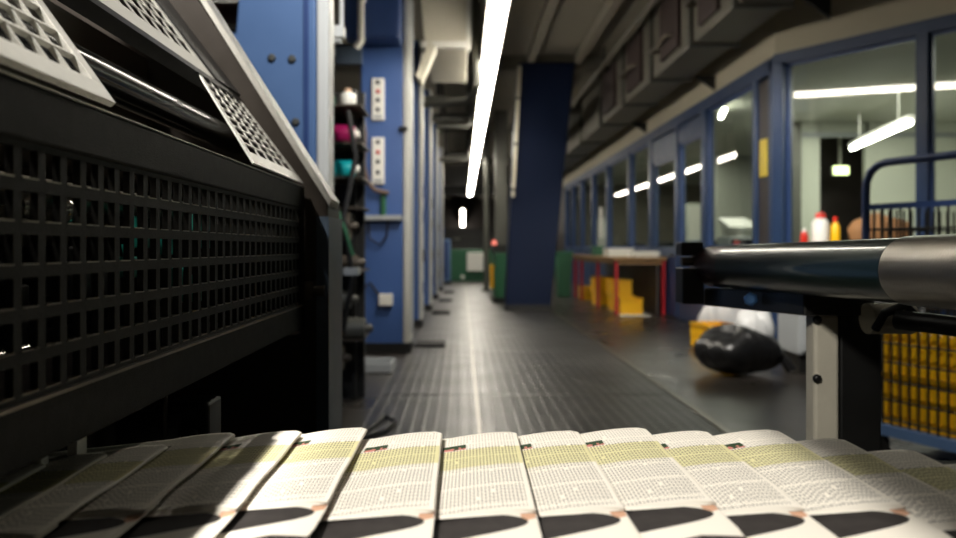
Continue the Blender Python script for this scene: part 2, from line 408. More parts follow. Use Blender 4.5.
# ------------------------------------------------------------------ ceiling light line
LX, LZ = .335, 2.25
sl = thing('strip_light', (LX, 17, LZ), 'long continuous fluorescent strip light hanging above the aisle', 'light')
MB().box(LX-.085, LX+.085, 4.6, 32, LZ-.06, LZ).build('diffuser', 'lamp', sl, bevel=.02)
MB().prism([(LX-.10,LZ),(LX+.10,LZ),(LX+.05,LZ+.10),(LX-.05,LZ+.10)], 1, 4.55, 32.05).build('housing', 'white', sl)
for yv in range(5, 33, 3): MB().cyl((LX, yv, LZ+.1), (LX, yv, 3.44), .008, n=8).build('hanger_rod', 'pipe', sl)
s2 = thing('strip_light', (0.05, 49.9, 1.4), 'short tilted strip light hanging in the gloom at the far end of the aisle', 'light')
MB().hexa([(-.06,49.2,2.42),(.14,49.2,2.42),(.14,50.6,1.42),(-.06,50.6,1.42)],[(-.06,49.2,2.50),(.14,49.2,2.50),(.14,50.6,1.50),(-.06,50.6,1.50)]).build('diffuser', 'lamp', s2, bevel=.015)
MB().hexa([(-.09,49.2,2.505),(.17,49.2,2.505),(.17,50.65,1.505),(-.09,50.65,1.505)],[(-.04,49.2,2.58),(.12,49.2,2.58),(.12,50.65,1.58),(-.04,50.65,1.58)]).cyl((.04,49.4,2.4),(.04,49.4,3.452),.01).cyl((.04,50.4,1.7),(.04,50.4,3.452),.01).build('housing', 'white', s2)

# ------------------------------------------------------------------ duct on the right, pipes
du = thing('air_duct', (2.85, 16, 2.3), 'wide grimy rectangular air duct hung beside the cream wall', 'duct')
MB().box(2.62, 3.12, 0, 30, 2.32, 3.30).build('body', 'duct', du, bevel=.02)
for i, yv in enumerate((4.4, 5.6, 7.2, 8.6, 10.4, 12.2, 14.2, 16.6, 19, 22)):
    MB().box(2.57, 3.15, yv, yv+.07, 2.28, 3.33).build('flange', 'pipe', du, bevel=.006)
for i, (a, b) in enumerate(((5.0,5.5),(6.2,6.9),(7.7,8.3),(9.1,9.9),(11,11.9),(12.9,13.9))):
    MB().box(2.57, 2.63, a, b, 2.42, 3.18).build('wrap', 'ductdk', du, bevel=.01)
for i, (a, b, z0) in enumerate(((6.3,7.0,2.75),(7.8,8.5,2.72),(9.3,10.1,2.6),(11.2,12.0,2.7))):
    MB().tube([(2.63,a,z0),(2.50,a,z0),(2.50,b,z0),(2.63,b,z0)], .025).build('handle', 'steel', du)
for yv in (6, 10, 14, 18):
    MB().box(2.64, 2.68, yv, yv+.04, 3.3, 3.45).box(3.06, 3.10, yv, yv+.04, 3.3, 3.45).build('hanger', 'pipe', du)
for yv in (7.0, 10.2, 14):
    MB().prism([(3.12,2.32),(3.4,2.32),(3.4,2.12)], 1, yv, yv+.05).build('bracket', 'black', du)
cb = thing('pipe', (2.3,12,3.1), 'pale pipe running under the ceiling along the grimy air duct', 'pipe')
MB().tube([(2.42,3,3.12),(2.42,10,3.12),(2.42,13.5,3.12),(2.42,30,3.12)], .05).build('tube', 'duct', cb)
for yv in (5,9,13,17,21): MB().box(2.40,2.44,yv,yv+.03,3.15,3.45).build('hanger', 'pipe', cb)
pi2 = thing('cable_tray', (1.9,20,2.6), 'dark cluttered cable tray beyond the navy pillar', 'cable tray')
MB().box(1.9,2.3,14.5,30,2.55,2.62).box(1.9,1.93,14.5,30,2.62,2.75).box(2.27,2.3,14.5,30,2.62,2.75).build('tray', 'pipe', pi2)
for k in range(5): MB().tube([(1.97+k*.065,14.5,2.65),(1.98+k*.06,20,2.66),(1.97+k*.065,30,2.65)], .03, 8).build('cable', 'ductdk' if k%2 else 'rubber', pi2)
for yv in (16, 20, 24, 28): MB().box(1.90,1.93,yv,yv+.03,2.7,3.45).box(2.27,2.30,yv,yv+.03,2.7,3.45).build('hanger', 'pipe', pi2)

# pale hopper box over the presses
hp = thing('extraction_hood', (-.3, 9.3, 2.1), 'pale grey extraction hood hanging beside the strip light', 'hood')
MB().hexa([(-.42,8.5,2.28),(.06,8.5,2.28),(.06,10.5,2.28),(-.42,10.5,2.28)], [(-.50,8.4,3.3),(.10,8.4,3.3),(.10,10.5,3.3),(-.50,10.5,3.3)]).build('shell', 'cream', hp, bevel=.01)
MB().box(.05,.10,8.45,8.49,2.2,3.3).box(-.45,.10,8.42,8.5,2.22,2.29).build('rim', 'white', hp)
MB().hexa([(-.50,8.2,1.86),(-.44,8.2,1.80),(-.44,8.5,1.80),(-.50,8.5,1.86)],[(-.36,8.2,2.24),(-.28,8.2,2.18),(-.28,8.5,2.18),(-.36,8.5,2.24)]).build('chute', 'cream', hp)
MB().box(-.30,-.1,9,9.6,3.3,3.45).build('duct_neck', 'pipe', hp)
MB().cyl((.18,9.2,3.44),(.18,9.2,1.95),.055).tube([(.18,9.2,2.0),(.16,9.3,1.9),(.05,9.6,1.85),(-.48,9.8,1.85)],.05).build('drop_pipe', 'pipe', hp)
for k, (zz, yv, r) in enumerate(((2.45,12.5,.06),(2.25,14,.05),(2.75,16,.08),(2.1,18,.06),(2.6,21,.08))):
    pp = thing('cross_pipe', (-.6,yv,zz), ['dark pipe crossing nearest over the press towers','thin dark pipe crossing second over the press towers','thick dark pipe crossing third over the press towers','lowest dark pipe crossing fourth over the press towers','thick farthest dark pipe crossing over the press towers'][k], 'pipe', 'pipes crossing over the press towers')
    MB().tube([(-.48 if yv in (14,) else -2.5,yv,zz),(-.3,yv,zz),(.1,yv,zz),(.16,yv,zz+.08),(.16,yv,3.4)], r).build('tube', 'pipe', pp)
    MB().box(-.42,-.38,yv-.03,yv+.03,zz,3.45).build('hanger', 'black', pp)

# ------------------------------------------------------------------ newspaper row
PT = math.radians(6.0)
def paper_profile(x):       # gentle dome near the fold
    return 0.0016*math.sin(max(0, min(1, (x+.075)/.075))*math.pi)
def sheet(kind):
    W, t = .21, .0042
    nx, ny = 26, 26
    def edge(x):
        tt = max(-1.0, min(1.0, (x+.06)/.06)); return .249+.010*max(0, tt)**2
    v0, v1f = (0.0, edge) if kind == 'text' else (.225, lambda x: .375)
    prof = []
    r = t/2
    for i in range(nx+1): prof.append((-W+(W-r)*i/nx, t))
    for k in range(1, 7):
        a = math.pi/2-math.pi*k/7; prof.append((-r+r*math.cos(a), r+r*math.sin(a)))
    for i in range(0, 9): prof.append((-r-(W-r)*i/8, 0))
    drop = 0.0 if kind == 'text' else -.0016
    vs, fs, uvs = [], [], []
    n = len(prof)
    for j in range(ny+1):
        for (x, z) in prof:
            v1 = v1f(x); v = v0+(v1-v0)*j/ny
            zz = z*((1.0-.55*(v/v1)**3) if kind == 'text' else .4)+drop+(paper_profile(x) if z > r else 0)
            zz += .0007*math.sin(v*42+x*9)
            xx = x
            if kind == 'text':
                if v < .008: xx -= (1-math.sqrt(1-((.008-v)/.008)**2))*.007*max(0, 1+x/.03) if x > -.03 else 0
                zz += .0010*max(0, (v-.225)/.03)**2          # lifted lower edge
            else:
                zz -= .008*max(0, (v-.33)/.05)**2
                xx -= .006*max(0, (v-.31)/.07)
            vs.append((xx, -v, zz)); uvs.append((x, v))
    for j in range(ny):
        for i in range(n-1):
            a = j*n+i; fs.append((a, a+1, a+n+1, a+n))
    fs.append(tuple(range(n-1, -1, -1))); fs.append(tuple(ny*n+i for i in range(n)))
    me = bpy.data.meshes.new('outer_sheet' if kind == 'text' else 'inner_sheet')
    me.from_pydata(vs, [], fs)
    uvl = me.uv_layers.new(name='UVMap')
    for lp in me.loops: uvl.data[lp.index].uv = uvs[lp.vertex_index]
    me.polygons.foreach_set('use_smooth', [len(f) == 4 for f in fs])
    me.materials.append(M['text' if kind == 'text' else 'photo'])
    return me
def make_paper():
    e = bpy.data.objects.new('newspaper', None); COL.objects.link(e)
    for k, nm in (('text', 'outer_sheet'), ('pic', 'inner_sheet')):
        o = bpy.data.objects.new(nm, sheet(k)); COL.objects.link(o); o.parent = e
    e['category'] = 'newspaper'; e['group'] = 'freshly printed newspapers on the delivery belt'
    return e
ordn = ['first','second','third','fourth','fifth','sixth','seventh','eighth','ninth','tenth','eleventh','twelfth','thirteenth','fourteenth','fifteenth','sixteenth','seventeenth','eighteenth']
fold = [(-8,478),(52,462),(112,451.5),(172,444),(238,432),(304,430),(369,427),(443,431),(517,431),(578,430),(645,427),(706,430),(776,429),(842,438),(912,449),(978,463),(1040,476)]
desc = {}
ZP = -.2100
proto = make_paper()
for i, (px, py) in enumerate(fold):
    Y = -ZP*F/(py-248)
    X = (px-462)*Y/F
    o = proto if i == 0 else proto.copy()
    if i:
        COL.objects.link(o)
        for ch in proto.children:
            c = ch.copy(); COL.objects.link(c); c.parent = o
    o.location = (X, Y, ZP+H-.004)
    rz = random.uniform(-.012, .012) + (-.03 if i > 12 else 0)
    o.rotation_euler = (0, -PT, rz)
    if i < 4: st = 'dark newspaper in the guard shadow, '+ordn[i]+' from the left end of the belt'
    elif i == 4: st = 'dark newspaper just outside the guard edge with its right fold raised'
    elif i == 5: st = 'half shaded newspaper crossed by the diagonal shadow edge'
    elif i >= 13: st = 'dim newspaper under the green roller, '+ordn[i-13]+' right of the brightly lit ones'
    else: st = 'brightly lit newspaper, '+ordn[i-6]+' right of the half shaded one on the belt'
    o['label'] = st
cv = thing('conveyor', (.1,.6,-1.1), 'dark delivery conveyor belt carrying the overlapping newspapers', 'conveyor')
MB().box(-.60,1.15,.30,.86,-.262,-.2395).build('belt', 'rubber', cv, bevel=.004)
MB().cyl((-.60,.30,-.292),(-.60,.86,-.292),.03).build('drum', 'steel', cv); MB().cyl((1.15,.30,-.292),(1.15,.86,-.292),.03).build('drum', 'steel', cv)
MB().box(-.58,1.1,.27,.295,-.33,-.25).build('side_rail', 'black', cv, bevel=.004); MB().box(-.58,1.1,.865,.89,-.33,-.25).build('side_rail', 'black', cv, bevel=.004)
for a in (-.42, .95):
    for b in (.285, .875): MB().box(a,a+.05,b-.02,b+.02,-1.1,-.33).build('leg', 'black', cv)
MB().box(-.58,1.1,.295,.865,-.30,-.29).build('bed_plate', 'brownblk', cv)

# ------------------------------------------------------------------ near press with perforated guards
GX = -.35
pr = thing('printing_press', (-.8,1.2,-1.1), 'large black printing press with perforated guards beside the newspaper belt', 'printing press')
g = MB()
y0, y1 = .40, 1.69
g.box(GX-.014, GX, y0, y1, .086, .134); g.box(GX-.014, GX, y0, y1, -.177, -.124)
g.box(GX-.014, GX, 1.652, y1, -.124, .086); g.box(GX-.014, GX, y0, y0+.03, -.124, .086)
gp = g.build('guard_frame', 'guard', pr, bevel=.003)
g = MB(); rp = .21/6
for k in range(7):
    zc = -.124+rp*k; g.box(GX-.011, GX-.003, y0+.02, 1.66, zc-.0052, zc+.0052)
n = 35; cp = (1.652-.43)/n
for k in range(n+1):
    yc = .43+cp*k; g.box(GX-.0105, GX-.0035, yc-.0058, yc+.0058, -.13, .09)
g.build('guard_grille', 'guard', gp)
for k in range(6):
    zc = -.124+rp*k+.0052; g = MB()
    for q in range(n): g.box(GX-.0108, GX-.0024, .43+cp*q+.0058, .43+cp*(q+1)-.0058, zc, zc+.0011)
    g.build('lit_edge', 'steel', gp)  # bright strips imitate light caught on the lower lips of the holes
MB().box(GX-.014, GX+.001, .40, 1.69, .134, .1352).build('top_edge', 'silver', gp)
MB().box(GX-.012, GX+.003, .43, 1.655, -.1265, -.1235).build('lower_edge', 'steel', gp)
MB().box(GX+.0, GX+.02, 1.685, 1.70, -.115, -.075).cyl((GX+.02,1.69,-.095),(GX+.045,1.69,-.095),.012).build('latch', 'steel', pr)

def S(Y, s, n=0): return (GX-.605*s+.796*n, Y, .140+.796*s+.605*n)
def grille(corners, wa0, wa1, wb0, wb1, na, nb, fa, fb, name, m, thick=.012, n0=0.0):
    c = corners
    def B(a, b, nn):
        Y = (c[0][0]*(1-a)+c[1][0]*a)*(1-b)+(c[3][0]*(1-a)+c[2][0]*a)*b
        s = (c[0][1]*(1-a)+c[1][1]*a)*(1-b)+(c[3][1]*(1-a)+c[2][1]*a)*b
        return S(Y, s, nn)
    mb = MB(); mg = MB()
    def cell(q, a0, a1, b0, b1, t0, t1):
        q.hexa([B(a0,b0,t0),B(a1,b0,t0),B(a1,b1,t0),B(a0,b1,t0)], [B(a0,b0,t1),B(a1,b0,t1),B(a1,b1,t1),B(a0,b1,t1)])
    if wb0: cell(mb, 0, 1, 0, wb0, n0, n0+thick)
    if wb1: cell(mb, 0, 1, 1-wb1, 1, n0, n0+thick)
    if wa0: cell(mb, 0, wa0, wb0, 1-wb1, n0, n0+thick)
    if wa1: cell(mb, 1-wa1, 1, wb0, 1-wb1, n0, n0+thick)
    for k in range(1, na):
        a = wa0+(1-wa0-wa1)*k/na; cell(mg, a-fa/2, a+fa/2, wb0*.9, 1-wb1*.9, n0+.0004, n0+thick*.8)
    for k in range(1, nb):
        b = wb0+(1-wb0-wb1)*k/nb; cell(mg, wa0*.9, 1-wa1*.9, b-fb/2, b+fb/2, n0+.0002, n0+thick*.9)
    o = mb.build(name, m, pr, bevel=.0008)
    mg.build('bar_grid', m, o)
    return o
grille([(.40,.0),(.757,.0),(.785,.26),(.40,.26)], .02, .055, .10, .06, 9, 7, .008, .012, 'tilted_guard', 'silver', .007)
grille([(1.267,.0),(1.672,.0),(1.672,.24),(1.405,.24)], .075, .07, .13, .05, 5, 9, .018, .013, 'tilted_guard', 'silver', .003)
grille([(.40,.245),(1.53,.245),(1.53,.85),(.40,.85)], .02, .025, .085, .04, 20, 14, .006, .010, 'upper_guard', 'silver', .003)
MB().hexa([S(1.53,.245),S(1.69,.245),S(1.69,.9),S(1.53,.9)], [S(1.53,.245,.008),S(1.69,.245,.008),S(1.69,.9,.008),S(1.53,.9,.008)]).build('cover_strip', 'black', pr)
MB().hexa([S(.40,.225,-.02),S(1.67,.225,-.02),S(1.67,.245,-.02),S(.40,.245,-.02)], [S(.40,.225,.004),S(1.67,.225,.004),S(1.67,.245,.004),S(.40,.245,.004)]).build('guard_rail', 'black', pr)
# round bar seen through the opening
MB().cyl((-.50,.42,.235), (-.50,1.69,.235), .027, n=32).build('guard_bar', 'rodblk', pr)
MB().cyl((-.60,.35,.16), (-.60,1.69,.16), .05, n=32).build('inner_roller', 'brownblk', pr)
MB().cyl((-.58,1.02,.27), (-.66,1.02,.33), .03).build('collar', 'chrome', pr)
MB().box(-.85,-.70,.3,1.69,.1,.42).build('inner_plate', 'brownblk', pr)
# end frame
fp = [(-1.5,-1.1),(-.30,-1.1),(-.30,.105),(-.59,.555),(-.86,.98),(-1.5,.98)]
MB().prism(fp, 1, 1.70, 1.86).build('end_frame', mat('oily_brown_steel', srgb(48, 41, 34), .5, .2, .25, 25), pr, bevel=.004)
MB().hexa([(-.296,1.698,.092),(-.296,1.80,.092),(-.86,1.80,.988),(-.86,1.698,.988)], [(-.29,1.698,.108),(-.29,1.80,.108),(-.853,1.80,1.0),(-.853,1.698,1.0)]).build('edge_strip', 'silver', pr, bevel=.002)
MB().box(-.324,-.296,1.69,1.88,-1.1,.07).build('post_cover', 'bluegr', pr)
MB().box(-1.5,-1.4,.1,1.7,-1.1,.98).build('back_frame', 'black', pr)
MB().box(-1.4,-.64,.1,1.69,-1.1,-.42).build('machine_base', 'black', pr, bevel=.01)
MB().box(-1.39,-.366,.35,1.69,-.176,-.165).build('light_block_plate', 'black', pr)  # unseen plate added to stop light leaking onto the left papers
# machinery behind the grille
MB().cyl((-.52,.42,.02), (-.60,1.1,.06), .028, n=28).build('chrome_roller', 'chrome', pr)
MB().cyl((-.46,.40,-.115), (-.46,.80,-.108), .008).build('thin_rod', 'chrome', pr)
for k,(a,zc,r,m) in enumerate(((-.62,-.06,.06,'black'),(-.75,.02,.08,'brownblk'),(-.72,-.2,.07,'black'),(-.50,.065,.018,'steel'))):
    MB().cyl((a,.2,zc),(a,1.68,zc),r,n=28).build('inner_roller', m, pr)
for k in range(9):
    yy = .62+k*.115; z0 = random.uniform(-.12,.06)
    mb = MB().box(-.56,-.50,yy,yy+.03,z0,z0+.07).cyl((-.53,yy-.02,z0+.02),(-.53,yy+.05,z0+.02),.014)
    mb.build('bracket', random.choice(('black','guard','brownblk','steel')), pr, bevel=.003)
for (yy,z0) in ((1.02,-.04),(1.06,.0),(1.16,-.01),(1.2,-.06),(1.32,.03),(1.34,.0),(1.27,-.09)):
    MB().box(-.47,-.44,yy,yy+.022,z0,z0+.028).cyl((-.455,yy+.01,z0+.028),(-.455,yy+.01,z0+.045),.006).build('teal_fitting', 'teal', pr, bevel=.002)
for yy in (.60,.66,.84,.92): MB().lathe((-.50,yy,.045),[(.018,0),(.022,.012),(.022,.03),(.012,.045)],16,(0,1,0)).build('ring', 'chrome', pr)
# fittings under the guard
MB().lathe((-.56,1.08,-.265),[(.02,0),(.03,.01),(.03,.04),(.022,.045),(.03,.05),(.03,.07),(.022,.075),(.032,.08),(.032,.16)],20,(1,.1,0)).build('coupling', 'pipe', pr)
MB().box(-.42,-.36,1.08,1.14,-.30,-.22).lathe((-.385,1.075,-.262),[(.012,0),(.014,.004),(.010,.008)],14,(0,-1,0)).build('bearing_block', 'black', pr, bevel=.006)
MB().lathe((-.385,1.078,-.262),[(.011,0),(.012,.006),(.008,.010)],14,(0,-1,0)).build('brass_plug', mat('brass_plug_metal', srgb(150,110,60), .3, .8), pr)
MB().tube([(-.41,1.05,-.19),(-.412,1.05,-.24),(-.42,1.07,-.27)],.004).build('rod', 'steel', pr)
MB().box(-.475,-.41,.74,.755,-.225,-.199).box(-.445,-.43,.74,.755,-.199,-.192).build('bright_gap_plate', 'white', pr, bevel=.002)  # white plate stands in for bright background showing through the gap
MB().box(-.405,-.395,.78,.80,-.215,-.19).cyl((-.40,.79,-.19),(-.40,.79,-.18),.007).build('white_clip', 'white', pr)

# ------------------------------------------------------------------ press unit behind (big blue side panel)
pu = thing('press_unit', (-1.2,3.3,-1.1), 'blue press unit with a bolted flat side panel and white edge trim', 'printing press')
MB().prism([(-2.2,-1.1),(-.615,-1.1),(-.615,1.9),(-.88,1.9),(-.955,.9),(-2.2,.9)],1,3.2,3.32).build('side_panel', 'blue', pu, bevel=.01)
MB().box(-.612,-.56,3.19,3.33,-1.1,1.9).build('edge_trim', 'white', pu, bevel=.012)
MB().box(-.665,-.645,3.19,3.2,-1.1,1.9).build('seam', 'bluedk', pu)
for bx, bz in ((-.80,.80),(-.715,.795),(-.70,.53)):
    MB().lathe((bx,3.2,bz),[(.018,0),(.018,.008),(.012,.012)],6,(0,-1,0)).build('bolt', 'pipe', pu)
MB().cyl((-1.9,3.7,1.05),(-.9,3.7,1.05),.14).build('dark_roll', 'oxide', pu)
MB().cyl((-1.5,3.25,.93),(-.95,3.25,.93),.03).build('cross_tube', 'chrome', pu)
MB().box(-2.2,-1.3,3.32,4.9,-1.1,2.4).build('machine_body', 'black', pu)
pp = MB().cyl((-.595,3.42,-.1),(-.595,3.42,2.0),.014).build('vertical_pipe', 'brownblk', pu)
MB().cyl((-.595,3.42,.64),(-.595,3.42,.68),.026).build('green_collar', 'green', pp)
MB().box(-.585,-.535,3.44,3.50,.955,1.01).cyl((-.55,3.47,1.01),(-.55,3.47,1.9),.011).cyl((-.60,3.47,.95),(-.55,3.47,.95),.018).build('white_elbow', 'white', pu, bevel=.005)

# ink rack
ir = thing('ink_rack', (-1.0,5.3,-1.1), 'dark ink supply frame in the gap before the blue press tower', 'rack')
MB().box(-2.6,-.72,5.6,5.66,-1.1,1.15).build('back_plate', 'black', ir)
for zz in (.975,.72,.485,.28,-.15,-.62): MB().box(-1.15,-.68,5.14,5.6,zz-.012,zz).build('shelf', 'steel' if zz in (.485,) else 'brownblk', ir)
MB().box(-.80,-.77,5.5,5.6,-1.1,1.15).box(-1.18,-1.15,5.0,5.05,-1.1,1.15).build('upright', 'black', ir)
for k,(zz,xx) in enumerate(((-.1,-.85),(-.35,-.9),(-.55,-.8),(-.75,-.95),(.15,-.9))):
    MB().cyl((xx-.2,5.2,zz),(xx+.14,5.2,zz),.05+.012*k).lathe((xx+.14,5.2,zz),[(.03,0),(.03,.03),(.018,.05)],14,(1,0,0)).build('motor', random.choice(('black','brownblk','pipe')), ir)
MB().tube([(-.75,5.0,.9),(-.70,5.0,.6),(-.78,5.0,.2),(-.72,5.0,-.2),(-.8,5.1,-.55)],.018).build('hose', 'rubber', ir)
MB().tube([(-.82,5.0,.25),(-.76,4.98,.1),(-.72,5.0,-.05)],.012).build('green_hose', 'green', ir)
MB().box(-.78,-.68,4.98,5.1,-.18,-.13).build('grey_tray','grey', ir, bevel=.004)
def ink(name, m, z, label, r):
    t = thing(name, (-.83,5.25,z), label, 'ink container', 'ink containers in the press gap')
    MB().lathe((-.93,5.25,z+r),[(r*.8,0),(r,.012),(r,.17),(r*.85,.19)],24,(1,0,0)).build('body', m, t)
    MB().lathe((-.74,5.25,z+r),[(r*.42,0),(r*.42,.025),(r*.3,.032)],16,(1,0,0)).build('cap', 'white', t)
ink('ink_canister', 'magenta', .72, 'magenta ink canister on the middle shelf of the ink frame', .066)
ink('ink_canister', 'cyan', .485, 'cyan ink canister on the shelf below the magenta one', .06)
wb = thing('ink_bottle', (-.78,5.2,.975), 'squat white ink bottle on the shelf above the magenta canister', 'ink container', 'ink containers in the press gap')
MB().lathe((-.78,5.2,.975),[(.05,0),(.056,.01),(.056,.07),(.03,.09)],20).build('body', 'white', wb); MB().cyl((-.78,5.2,1.065),(-.78,5.2,1.09),.026).build('cap', 'carton', wb)
# ------------------------------------------------------------------ towers
def tower(X, Y, label, detail=False, h=2.9):
    t = thing('press_tower', (X-.3,Y+.4,-1.1), label, 'printing press', 'row of blue press towers along the aisle')
    xl = X-.52; xw = X-(.075 if detail else .045)
    MB().box(xl, xw, Y, Y+.42, -1.02, h).build('body', 'towerblue', t, bevel=.015)
    MB().box(xw, X, Y-.01, Y+.42, -1.02, h+.02).build('corner_column', 'column', t, bevel=.02)
    MB().box(xl-.01, X+.005, Y-.02, Y+.44, -1.1, -1.0).build('plinth', 'black', t)
    if detail:
        MB().box(xl-.12, xw-.01, Y-.35, Y, 2.12, h).build('top_housing', 'bluedk', t, bevel=.02)
        MB().tube([(xl+.08,Y-.36,2.5),(xl+.06,Y-.44,2.46),(xl+.06,Y-.44,2.06),(xl+.01,Y-.42,2.0)],.036).build('handle', 'white', t)
        MB().box(xl-.25,xl+.02,Y-.1,Y,1.92,2.12).build('bracket', 'bluegr', t)
        for z0, z1 in ((1.34,1.78),(.67,1.16)):
            pl = MB().box(xl+.12,xl+.25,Y-.04,Y,z0,z1).build('control_panel', 'white', t, bevel=.008)
            for q,(fz,m) in enumerate(((.9,'rubber'),(.68,'redbtn'),(.48,'rubber'),(.25,'rubber'))):
                zz = z0+(z1-z0)*fz; MB().lathe((xl+.185,Y-.04,zz),[(.022,0),(.022,.012),(.014,.018)],14,(0,-1,0)).build('button', m, pl)
            MB().box(xl+.14,xl+.23,Y-.044,Y-.04,z0+.02,z0+.05).build('plate', 'grey', pl)
        MB().tube([(xl+.02,Y-.05,1.4),(xl+.05,Y-.08,1.2),(xl+.04,Y-.08,.85),(xl+.08,Y-.09,.68),(xl+.16,Y-.09,.6),(xl+.30,Y-.06,.57)],.026).build('hose', 'brown', t)
        MB().box(xl+.02,xl+.44,Y-.12,Y,.29,.34).build('ledge', 'grey', t, bevel=.006)
        MB().tube([(xl+.08,Y-.05,.29),(xl+.1,Y-.06,.1),(xl+.2,Y-.06,.03),(xl+.28,Y-.06,.12),(xl+.29,Y-.05,.29)],.01).build('cable', 'rubber', t)
        MB().cyl((xl+.24,Y-.03,.34),(xl+.24,Y-.03,.6),.03).build('green_valve', 'green', t)
        MB().box(xl+.20,xl+.34,Y-.10,Y,-.60,-.48).build('junction_box', 'white', t, bevel=.006)
        MB().tube([(xl+.20,Y-.05,-.5),(xl+.1,Y-.06,-.36),(xl+.04,Y-.06,-.42),(xl+.02,Y-.03,-.7)],.014).build('cable', 'rubber', t)
        MB().cyl((xw-.04,Y-.05,1.25),(xw+.05,Y-.05,1.25),.022).build('knob', 'black', t)
    else:
        MB().box(xl+.15, xl+.3, Y-.03, Y, .8, 1.3).build('control_panel', 'white', t, bevel=.006)
        for zz in (-.65,-.2,.35,.7): MB().box(X+.008,X+.035,Y+.12,Y+.32,zz,zz+.18).build('switch_box', random.choice(('pipe','bluedk','black')), t, bevel=.005)
    MB().box(X, X+.012, Y+.08, Y+.38, -.9, h-.5).build('side_cover', 'grey', t, bevel=.004)
    return t
tower(-.545, 8.0, 'nearest blue press tower with two white button panels and a hose', True, 3.2)
tower(-.56, 10.6, 'second blue press tower behind the one with button panels', False, 2.9)
tower(-.54, 13.4, 'third blue press tower along the left of the aisle', False, 2.8)
tower(-.52, 16.4, 'fourth blue press tower along the left of the aisle', False, 2.7)
tower(-.50, 19.6, 'last blue press tower near the green machine', False, 2.6)
for k,(Y,X0,X1,lab) in enumerate(((8.42,-.53,-.19,'black rubber step mat by the nearest blue press tower'),(12.6,-.5,-.2,'black rubber step mat before the third blue press tower'),(15.6,-.48,-.2,'black rubber step mat before the fourth blue press tower'),(18.6,-.46,-.2,'farthest black rubber step mat near the last press tower'))):
    mm = MB().box(X0,X1,Y,Y+.42,-1.1,-1.075)
    for q in range(5): mm.box(X0+.02,X1-.02,Y+.04+q*.075,Y+.08+q*.075,-1.075,-1.068)
    tag(mm.build('rubber_mat', 'rubber', bevel=.004), lab, 'mat', 'black mats by the press towers')
lo = thing('floor_tray', (-.9,6.9,-1.1), 'low pale tray on the floor at the foot of the press gap', 'tray')
MB().box(-1.05,-.62,6.7,7.1,-1.1,-1.09).box(-1.05,-.62,6.7,6.72,-1.09,-1.02).box(-1.05,-.62,7.08,7.1,-1.09,-1.02).box(-1.05,-1.03,6.72,7.08,-1.09,-1.02).box(-.64,-.62,6.72,7.08,-1.09,-1.02).build('tub', 'grey', lo, bevel=.004)
ho = MB().tube([(-.6,4.4,-1.085),(-.55,4.6,-1.085),(-.5,4.9,-1.085),(-.42,4.75,-1.085),(-.46,4.5,-1.085),(-.62,4.3,-1.085),(-.85,4.2,-1.085)],.014).build('floor_cable', 'rubber')
tag(ho, 'black cable looped on the floor beside the near press post', 'cable')

# ------------------------------------------------------------------ far end machines
gm = thing('green_machine', (.3,25.5,-1.1), 'green machine with a pale front box at the far end of the aisle', 'machine')
MB().box(-.45,1.2,25.2,26.8,-1.1,-.05).build('body', 'green', gm, bevel=.02)
MB().box(.16,.86,24.98,25.2,-.76,-.15).build('front_box', 'white', gm, bevel=.02)
MB().box(-.4,1.1,25.6,26.6,-.05,.25).build('top_unit', 'black', gm)
MB().cyl((.75,24.97,-.55),(.75,24.95,-.55),.05).build('dial', 'black', gm)
MB().cyl((.02,25.0,-.95),(.02,25.2,-.95),.06).build('valve', 'white', gm)
gb = thing('blue_panel_box', (-.5,23.6,-1.1), 'plain blue cabinet behind the last press tower', 'cabinet')
MB().box(-.75,-.36,23.3,24.2,-1.02,.28).build('body', 'blue', gb, bevel=.02); MB().box(-.7,-.41,23.28,23.3,-.95,.2).build('door', 'bluedk', gb, bevel=.01); MB().box(-.77,-.34,23.3,24.2,-1.1,-1.02).build('plinth','black',gb)
gc = thing('green_cabinet', (.84,15.8,-1.1), 'green machine cabinet left of the navy pillar', 'cabinet')
MB().box(.66,1.05,15.2,16.6,-1.0,-.1).build('body', 'green', gc, bevel=.015); MB().box(.62,1.05,15.15,16.65,-1.1,-1.0).build('plinth', 'black', gc)
MB().box(.60,.66,15.9,16.3,-.85,-.35).build('yellow_plate', 'yellow', gc, bevel=.01)
MB().box(.62,.9,15.3,16.2,-.1,.06).build('top_tray','black', gc)
rl = thing('signal_lamp', (.7,16.8,-1.1), 'red signal lamp on a thin post beside the green cabinet', 'lamp')
MB().cyl((.72,17.0,-1.1),(.72,17.0,.06),.025).box(.66,.78,16.94,17.06,-1.1,-1.07).build('post', 'pipe', rl); MB().lathe((.72,17,.06),[(.05,0),(.06,.03),(.05,.1),(.02,.12)],14).build('lens', 'redlamp', rl)
gr = thing('green_waste_bin', (2.3,17.2,-1.1), 'green upright bin between the navy pillar and the workbench', 'bin')
MB().hexa([(2.16,17,-1.1),(2.42,17,-1.1),(2.42,17.4,-1.1),(2.16,17.4,-1.1)],[(2.12,16.95,-.15),(2.46,16.95,-.15),(2.46,17.45,-.15),(2.12,17.45,-.15)]).build('tub', 'green', gr, bevel=.01)
MB().box(2.10,2.48,16.93,17.47,-.15,-.08).build('lid', 'green', gr, bevel=.02)
ga = thing('gantry', (0,33.2,-1.1), 'dark overhead gantry spanning the far end of the aisle', 'gantry')
MB().box(-3,2.2,33,33.4,2.3,2.7).build('beam', 'black', ga); MB().box(-3,-2.7,33,33.4,-1.1,2.3).build('post', 'black', ga); MB().box(1.9,2.2,33,33.4,-1.1,2.3).build('post','black',ga)
MB().box(-3,2.2,32.9,33,.5,.62).build('rail','black',ga)
fm = thing('far_machine', (.0,36,-1.1), 'dark machine block in the gloom behind the green machine', 'machine')
